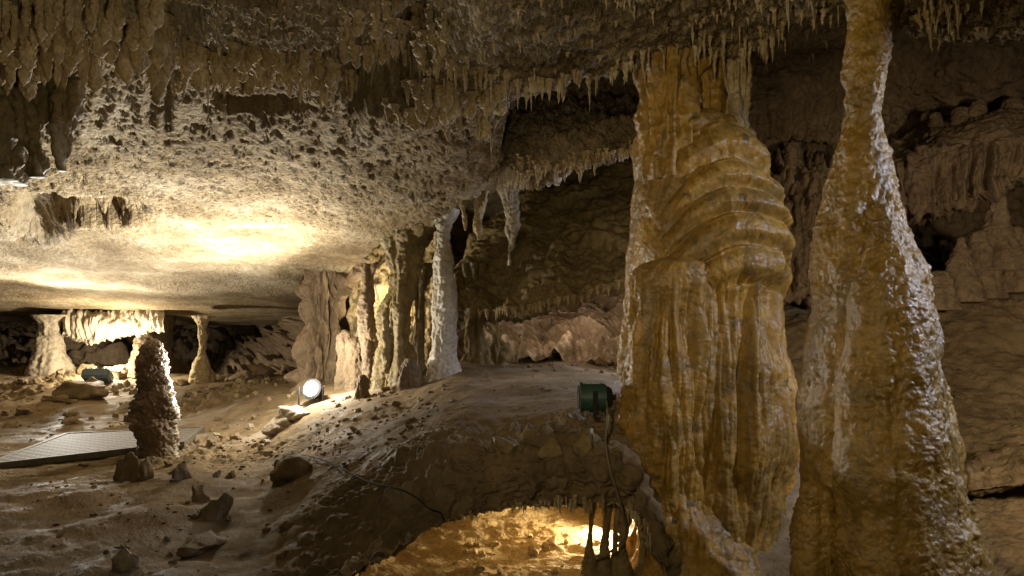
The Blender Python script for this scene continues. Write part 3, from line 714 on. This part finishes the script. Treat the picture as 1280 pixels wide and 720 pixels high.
def hang_all(limit):
    PEND.sort(key=lambda q: -q[0])
    for n, (b, kn, k, p, r, L, rz, label, group) in enumerate(PEND):
        if b > 0 and n < limit:
            o = link('stalactite', (KMESH if kn else SMESH)[k]); o.location = p; o.scale = (r, r, L); o.rotation_euler = (0, 0, rz)
            tag(o, label, 'stalactite', group)
        else:
            c, s_ = math.cos(rz), math.sin(rz); V = (KVERT if kn else SVAR)[k]
            small.append(np.stack([(V[..., 0] * c - V[..., 1] * s_) * r, (V[..., 0] * s_ + V[..., 1] * c) * r, V[..., 2] * L], -1) + p)

def row(pts, n, wpx, lpx, surf, label, group, jit=(0, 6), rs=random.Random(1)):
    """n stalactites hung along a line of photo points on a surface"""
    pts = np.array(pts, float); s = np.concatenate([[0], np.cumsum(np.linalg.norm(np.diff(pts, axis=0), axis=1))])
    for k in range(n):
        t = rs.random() * s[-1]
        px = np.interp(t, s, pts[:, 0]) + rs.gauss(0, 2); py = np.interp(t, s, pts[:, 1]) + rs.gauss(0, jit[1])
        h = surf.hit(px, py)
        if h is None: continue
        e = rs.random() ** 1.6
        L = (lpx[0] + (lpx[1] - lpx[0]) * e) / F * h[1]; r = rs.uniform(*wpx) / 2 / F * h[1]
        if rs.random() < .22: r *= .5; L *= 1.45
        h[2] += L * .12
        stalactite(h, r, L * 1.1, label, group)

def knob_verts(seed):
    rs = np.random.RandomState(seed + 50); na, nr = 40, 70
    t = np.linspace(0, 1, nr); r = hermite([0, .12, .5, .85, 1], np.array([1.5, 1.0, .95, .7, .03]), t)
    a = np.linspace(0, 2 * math.pi, na, endpoint=False); A, T = np.meshgrid(a, t)
    V = np.stack([np.cos(A) * r[:, None] + .25 * np.sin(T * 4 + seed), np.sin(A) * r[:, None], -T * 4.5], -1)
    n = np.stack([np.cos(A), np.sin(A), 0 * A], -1); p = V.reshape(-1, 3) + seed * 5.3
    d = (fbm(p * np.array([1, 1, .5]), .8, 2) * .22 + billow(p * np.array([1, 1, .8]), 1.5, 3, .6, 3) * .2 + fbm(p, 5, 2) * .07).reshape(A.shape) * np.clip(r * 1.5, 0, 1)[:, None]
    V = V + n * d[..., None]; V[..., 2] /= 4.5
    return V
KMESH = []; KVERT = []
for k in range(7):
    V = knob_verts(k); me = raw_mesh('stalactite', V, grid_quads(70, 40, True)); me.materials.append(M['stal']); KMESH.append(me); KVERT.append(V)
def knobs(n, x, y, wpx, lpx, label, group, rs):
    for k in range(n):
        px, py = rs.uniform(*x), rs.uniform(*y); h = SCE.hit(px, py)
        if h is None: continue
        L = rs.uniform(*lpx) / F * h[1]; r = rs.uniform(*wpx) / 2 / F * h[1]; h[2] += L * .15
        stalactite(h, r, L * 1.15, label, group, rs.randrange(7))
knobs(58, (-8, 212), (20, 80), (8, 20), (26, 62), 'thick knobbly stalactite in the crowded row at top left of the ceiling', 'thick stalactites at top left', random.Random(4))
knobs(34, (-8, 212), (-8, 24), (8, 17), (26, 52), 'short knobbly stalactite along the top edge of the photo at left', 'top edge stalactites at left', random.Random(5))
knobs(34, (222, 440), (62, 104), (8, 18), (14, 32), 'lumpy hump of dripstone on the left part of the ceiling ledge', 'ledge humps left of centre', random.Random(6))
knobs(30, (508, 632), (108, 152), (8, 18), (14, 36), 'knobbly clump of dripstone on the ceiling rock left of the dark gap', 'clumps by the dark gap', random.Random(8))
knobs(26, (430, 560), (4, 70), (7, 15), (14, 32), 'small lumpy stalactite on the ledge climbing to the top edge', 'climbing ledge stalactites', random.Random(9))
row([(225, 75), (330, 88), (425, 105)], 44, (8, 15), (14, 36), SCE, 'stubby stalactite along the left part of the ceiling ledge', 'ledge stalactites left of centre', (0, 8))
row([(425, 100), (470, 75), (505, 45), (540, 8)], 34, (6, 12), (14, 34), SCE, 'pale stalactite on the ledge that climbs to the top edge', 'climbing ledge stalactites', (0, 8))
row([(470, 70), (560, 85), (620, 100), (680, 112), (740, 100), (795, 80)], 64, (5, 10), (12, 30), SCE, 'thin pointed stalactite in the fringe left of the golden column', 'fringe left of the golden column', (0, 5))
row([(480, 112), (550, 118), (620, 150)], 26, (7, 14), (12, 30), SCE, 'small stalactite in the dark hollow behind the ceiling fringe', 'hollow stalactites', (0, 12))
row([(800, 68), (870, 62), (960, 60), (990, 45)], 40, (5, 10), (14, 36), SCE, 'slim stalactite above the top of the golden column', 'stalactites above the golden column', (0, 10))
row([(1115, 20), (1160, 25), (1230, 6)], 22, (5, 12), (14, 42), SCE, 'slim stalactite at top right beside the wet column', 'stalactites at top right', (0, 10))
row([(960, 20), (1060, 10)], 14, (5, 9), (10, 30), SCE, 'short stalactite in the dark gap between the two big columns', 'stalactites between the big columns', (0, 10))
rs2 = random.Random(9)
for k in range(900):                     # drips all over the near ceiling
    px, py = rs2.uniform(-20, 1240), rs2.uniform(-20, 230)
    if px > 620 and py > 100 or py > 115 and rs2.random() > .12: continue
    h = SCE.hit(px, py)
    if h is None: continue
    L = rs2.uniform(4, 15) * (1 if py < 130 else .55) / F * h[1]; r = rs2.uniform(3, 7) / 2 / F * h[1]
    h[2] += L * .15; stalactite(h, r, L * 1.1)
for k in range(360):                      # fringes of the rim, the bank and the block
    which = k % 3
    if which == 0:
        px = 560 + 250 * rs2.random() ** .6; ks = sorted(rim); py = float(np.interp(px, ks, [rim[q][0] for q in ks])) - 4; h = SG.hit(px, py); L = rs2.uniform(5, 13) + (rs2.uniform(0, 14) if px > 690 else 0)
    elif which == 1:
        px = rs2.uniform(590, 790); py = np.interp(px, [590, 660, 720, 790], [386, 386, 372, 348]); h = SFS.hit(px, py); L = rs2.uniform(4, 14)
    else:
        px = rs2.uniform(640, 795); py = np.interp(px, [640, 720, 795], [214, 205, 186]) + rs2.gauss(0, 6); h = SBK.hit(px, py); L = rs2.uniform(5, 14)
    if h is None: continue
    r = rs2.uniform(3, 6) / 2 / F * h[1]; L = L / F * h[1]; h[2] += L * .2
    stalactite(h, r, L * 1.1)
hang_all(285)
allv = np.concatenate([q.reshape(-1, 3) for q in small]); allq = []; off_ = 0
for q in small:
    allq.append(grid_quads(q.shape[0], q.shape[1], True) + off_); off_ += q.shape[0] * q.shape[1]
allq = np.concatenate(allq)
o = link('tiny_stalactites', raw_mesh('tiny_stalactites', allv, allq), M['stal'])
tag(o, 'countless tiny drip points covering the cave ceiling', 'stalactites', kind='stuff')

# dark root-like cluster hanging at the left edge
def rootd(p, a, q): return fbm(p, 4, 3) * .05 + flute(p, 9) * .05 + billow(p, 12, 3) * .015
for (sil, lab) in (([(90, -60, 26), (140, -50, 30), (175, -45, 32), (205, -40, 30), (226, -30, 22)], 'dark hanging drapery cut by the left edge of the photo'),
                   ([(90, 18, 66), (140, 24, 62), (175, 26, 60), (205, 32, 58), (222, 40, 52)], 'dark hanging drapery second from the left edge'),
                   ([(90, 56, 104), (130, 62, 102), (160, 66, 96), (190, 70, 90), (214, 76, 84)], 'dark hanging drapery, rightmost of those at the left edge')):
    column('hanging_drapery', sil, 4.5, M['olive'], lab, 'stalactite', na=110, nr=150, disp=rootd)

column('shade_pillar', [(380, 180, 204), (400, 184, 202), (420, 185, 201), (445, 182, 204), (470, 176, 210)], 13.4, M['brown'], 'rough rock pillar added far back behind the tall dark stalagmite to shade the recess', na=80, nr=90, disp=cdef(.04, 4), depth=5)  # added to keep the floodlight off the recess on its right
# far hanging drapery under the smooth slab
V = loft([(78, [(388, 12.6), (398, 12.5), (410, 12.5), (418, 12.6), (410, 13.2)]), (110, [(388, 12.6), (400, 12.5), (414, 12.5), (428, 12.6), (418, 13.2)]), (150, [(388, 12.6), (400, 12.5), (412, 12.5), (420, 12.6), (412, 13.2)]),
          (205, [(388, 12.6), (398, 12.5), (406, 12.5), (412, 12.6), (406, 13.2)])], 220, 90, lambda p, n: flute(p, 9) * .07 + fbm(p, 3, 3) * .06)
tag(grid_obj('hanging_drapery', V, M['grey']), 'wide fringed curtain of rock hanging under the bright far slab at left', 'drapery')

# ------------------------------------------------------------------ lamps, walkway, cables
def box_bm(bm, c, s, rot=None):
    r = bmesh.ops.create_cube(bm, size=1)
    for v in r['verts']:
        q = Vector((v.co.x * s[0], v.co.y * s[1], v.co.z * s[2]))
        if rot: q = rot @ q
        v.co = q + Vector(c)
    return r['verts']
def bm_obj(name, bm, mat, parent=None, bevel=0.0, smooth=False):
    if bevel: bmesh.ops.bevel(bm, geom=list(bm.edges), offset=bevel, segments=2, affect='EDGES')
    me = bpy.data.meshes.new(name); bm.to_mesh(me); bm.free()
    if smooth: me.polygons.foreach_set('use_smooth', np.ones(len(me.polygons), bool))
    return link(name, me, mat, parent)
def cyl_bm(bm, r1, r2, d, mat4):
    bmesh.ops.create_cone(bm, cap_ends=True, segments=28, radius1=r1, radius2=r2, depth=d, matrix=mat4)
def tube(pts, r, n=8, sub=10):
    pts = np.array(pts, float); q = np.linspace(0, len(pts) - 1, sub * (len(pts) - 1) + 1)
    C = hermite(np.arange(len(pts)), pts, q); T = np.gradient(C, axis=0); T /= np.linalg.norm(T, axis=1)[:, None]
    up = np.array([.3, .9, .2]); A = np.cross(T, up); A /= np.linalg.norm(A, axis=1)[:, None]; B = np.cross(T, A)
    a = np.linspace(0, 2 * math.pi, n, endpoint=False)
    return C[:, None] + r * (np.cos(a)[None, :, None] * A[:, None] + np.sin(a)[None, :, None] * B[:, None])

# green spotlight on the mound
h = SG.hit(742, 516); Y = 4.75
loc = P(742, 514, Y); sp = thing('spotlight', loc, 'dark green cylindrical spotlight clamped on the mound beside the golden column', 'spotlight')
RX = Matrix.Rotation(R(90), 4, 'Y')
bm = bmesh.new(); cyl_bm(bm, .088, .088, .15, Matrix.Translation((0, 0, .09)) @ RX); cyl_bm(bm, .096, .096, .022, Matrix.Translation((-.082, 0, .09)) @ RX)
cyl_bm(bm, .094, .094, .012, Matrix.Translation((.05, 0, .09)) @ RX)
bm_obj('housing', bm, M['green'], sp, .003)
bm = bmesh.new(); cyl_bm(bm, .08, .055, .04, Matrix.Translation((.096, 0, .09)) @ RX); cyl_bm(bm, .02, .015, .03, Matrix.Translation((.13, 0, .09)) @ RX); bm_obj('end_cap', bm, M['black'], sp, .002)
bm = bmesh.new(); cyl_bm(bm, .08, .08, .006, Matrix.Translation((-.0965, 0, .09)) @ RX); bm_obj('lens', bm, M['glass'], sp)
bm = bmesh.new(); box_bm(bm, (0, .099, .06), (.03, .006, .15)); box_bm(bm, (0, -.099, .06), (.03, .006, .15)); box_bm(bm, (0, 0, -.02), (.03, .204, .008)); bm_obj('bracket', bm, M['black'], sp)
stone(790 - 20, 506, 34, 24, SG, M['grey'], 'pale rough rock touching the back end of the green spotlight')
cpts = [P(757, 497, 4.72), P(760, 520, 4.5), P(757, 550, 4.42), P(762, 585, 4.36), P(770, 612, 4.34), P(778, 640, 4.36), P(782, 668, 4.4), P(765, 688, 4.42), P(742, 697, 4.42)]
tag(grid_obj('cable', tube(cpts, .008), M['cord'], True), 'grey cable dropping from the green spotlight to the dripstone bars', 'cable')
def drape(pix, r, lift=.012):
    out = []
    for px, py in pix:
        q = SG.hit(px, py); q[2] += lift; q[1] -= lift; out.append(q)
    return tube(out, r)
tag(grid_obj('cable', drape([(366, 566), (385, 568), (415, 578), (440, 592), (465, 602), (495, 610), (520, 620), (540, 634), (553, 644), (559, 650)], .0045), M['black'], True), 'dark cable snaking down the mound to the lip of the chamber', 'cable')

# lit lamp
h = SG.hit(385, 502); LP = h.copy()
lamp = thing('lit_lamp', LP, 'brilliantly lit lamp on the rocks in front of the fluted column', 'lamp')
d = Vector((-.25, -.9, .35)).normalized(); RM = Vector((0, 0, 1)).rotation_difference(d).to_matrix().to_4x4()
c0 = Vector((0, 0, .17))
bm = bmesh.new(); cyl_bm(bm, .07, .12, .16, Matrix.Translation(c0 - d * .09) @ RM); bm_obj('housing', bm, M['black'], lamp, .004)
bm = bmesh.new(); bmesh.ops.create_uvsphere(bm, u_segments=24, v_segments=12, radius=.08, matrix=Matrix.Translation(c0) @ RM @ Matrix.Diagonal((1, 1, .6, 1))); bm_obj('lens', bm, M['lens'], lamp, 0, True)
bm = bmesh.new(); box_bm(bm, (.13, 0, .09), (.012, .03, .2)); box_bm(bm, (-.13, 0, .09), (.012, .03, .2)); box_bm(bm, (0, 0, -.01), (.272, .03, .012)); bm_obj('bracket', bm, M['black'], lamp)

# blue floodlight box at far left
h = SG.hit(112, 478); fl = thing('floodlight_box', h + np.array([0, .25, .06]), 'blue grey floodlight box on the bright rubble slope, turned away', 'floodlight')
rot = Matrix.Rotation(R(12), 3, 'Z') @ Matrix.Rotation(R(-28), 3, 'X')
bm = bmesh.new(); box_bm(bm, (0, 0, .07), (.40, .28, .16), rot); bm_obj('housing', bm, M['blue'], fl, .025)
bm = bmesh.new()
for k in range(5): box_bm(bm, rot @ Vector((-.14 + k * .07, -.02, .085)) + Vector((0, 0, .07)), (.02, .2, .02), rot)
bm_obj('cooling_fin', bm, M['blue'], fl)
bm = bmesh.new(); box_bm(bm, rot @ Vector((0, .146, 0)) + Vector((0, 0, .07)), (.36, .012, .13), rot); bm_obj('lens', bm, M['lens'], fl)
FLP = np.array(fl.location)

# metal walkway
c = [Vector(SG.hit(px, py)) + Vector((0, 0, .05)) for px, py in ((-24, 584), (226, 556), (250, 536), (86, 543))]
wk = thing('walkway', c[0], 'perforated metal walkway panel lying on the floor behind the tall stalagmite', 'walkway')
def lerp4(u, v): return c[0] * (1 - u) * (1 - v) + c[1] * u * (1 - v) + c[2] * u * v + c[3] * (1 - u) * v
bm = bmesh.new()
def barseg(bm, a, b, w, hgt):
    dv = (b - a); L = dv.length; dv.normalize(); s = Vector((-dv.y, dv.x, 0)) * w / 2; z = Vector((0, 0, hgt))
    vs = [bm.verts.new(x - c[0]) for x in (a - s, b - s, b + s, a + s, a - s - z, b - s - z, b + s - z, a + s - z)]
    for f in ((0, 1, 2, 3), (4, 7, 6, 5), (0, 4, 5, 1), (1, 5, 6, 2), (2, 6, 7, 3), (3, 7, 4, 0)): bm.faces.new([vs[i] for i in f])
NU, NV = 60, 24
vg = [[bm.verts.new(lerp4(u / NU, v / NV) - c[0]) for u in range(NU + 1)] for v in range(NV + 1)]
for v in range(NV):
    for u in range(NU): bm.faces.new((vg[v][u], vg[v][u + 1], vg[v + 1][u + 1], vg[v + 1][u]))
bm_obj('grating', bm, M['perf'], wk)
bm = bmesh.new(); dz = Vector((0, 0, .006))
for a, b in ((0, 1), (1, 2), (2, 3), (3, 0)): barseg(bm, c[a] + dz, c[b] + dz, .04, .06)
bm_obj('edge_frame', bm, M['steel'], wk)

# ------------------------------------------------------------------ light: the lamps of the show cave, plus added fills
def point(name, loc, e, col, r=.08):
    l = bpy.data.lights.new(name, 'POINT'); l.energy = e; l.color = col; l.shadow_soft_size = r
    o = bpy.data.objects.new(name, l); COL.objects.link(o); o.location = loc; return o
def spot(name, loc, to, e, col, ang=80, blend=.6, r=.08):
    l = bpy.data.lights.new(name, 'SPOT'); l.energy = e; l.color = col; l.shadow_soft_size = r; l.spot_size = R(ang); l.spot_blend = blend
    o = bpy.data.objects.new(name, l); COL.objects.link(o); o.location = loc
    o.rotation_euler = (Vector(to) - Vector(loc)).to_track_quat('-Z', 'Y').to_euler(); return o
COOL = (.76, .80, 1.0)
spot('lamp_light', Vector(LP) + c0 + d * .3 + Vector((-.75, .3, .0)), Vector(LP) + Vector((-2.0, -.8, 2.0)), 860, (1, .965, .89), 160, .5, .06)
point('lamp_light', Vector(LP) + c0 + d * .2 + Vector((0, 0, .3)), 105, (1, .93, .79), .06)
point('floodlight_and_fill', FLP + np.array([.05, .3, .45]), 190, (1, .89, .70), .08)
spot('floodlight_and_fill', P(70, 478, 10.6), P(110, 220, 8.2), 760, (1, .955, .86), 122, .7, .08)  # added spot away from the box, spreads the glow over the left ceiling
point('cluster_light', P(480, 372, 9.45), 26, (1, .86, .6), .06)
spot('chamber_light', P(768, 652, 5.7), P(620, 690, 5.2), 130, (1, .78, .42), 170, .5, .05)
point('chamber_light', P(690, 668, 5.75), 22, (1, .8, .46), .05)  # added fill with no lamp of its own, brightens the back wall
point('recess_light', P(705, 388, 9.0), 7, (1, .82, .66), .05)
spot('front_light', (-.5, .2, CZ + 1.0), P(960, 380, 4.6), 180, (1, .80, .46), 66, .9, .12)
spot('bank_fill', (-.7, .6, CZ + .1), P(715, 300, 8.0), 75, (1, .82, .55), 28, .9, .1)  # added fill from the front, lifts the dark bank
spot('ceiling_front_light', P(440, 560, 1.0), P(430, 60, 4.2), 66, (1, .84, .55), 110, .8, .07)
spot('floor_fill', (-1.6, .8, CZ + 1.0), P(120, 640, 5), 24, (1, .80, .54), 100, .9, .2)  # added weak fill near the eye, stands in for bounce on the floor
spot('cool_light', (2.3, 7.8, CZ + .9), (-.9, 5.9, CZ - .5), 230, COOL, 125, .5, .1)
spot('cool_light', (4.7, 2.9, CZ + 1.5), (1.75, 4.1, CZ - .1), 430, COOL, 58, .5, .08)
spot('right_wall_light', (3.0, 1.8, CZ + .4), P(1230, 480, 6), 400, (1, .80, .56), 80, .9, .15)
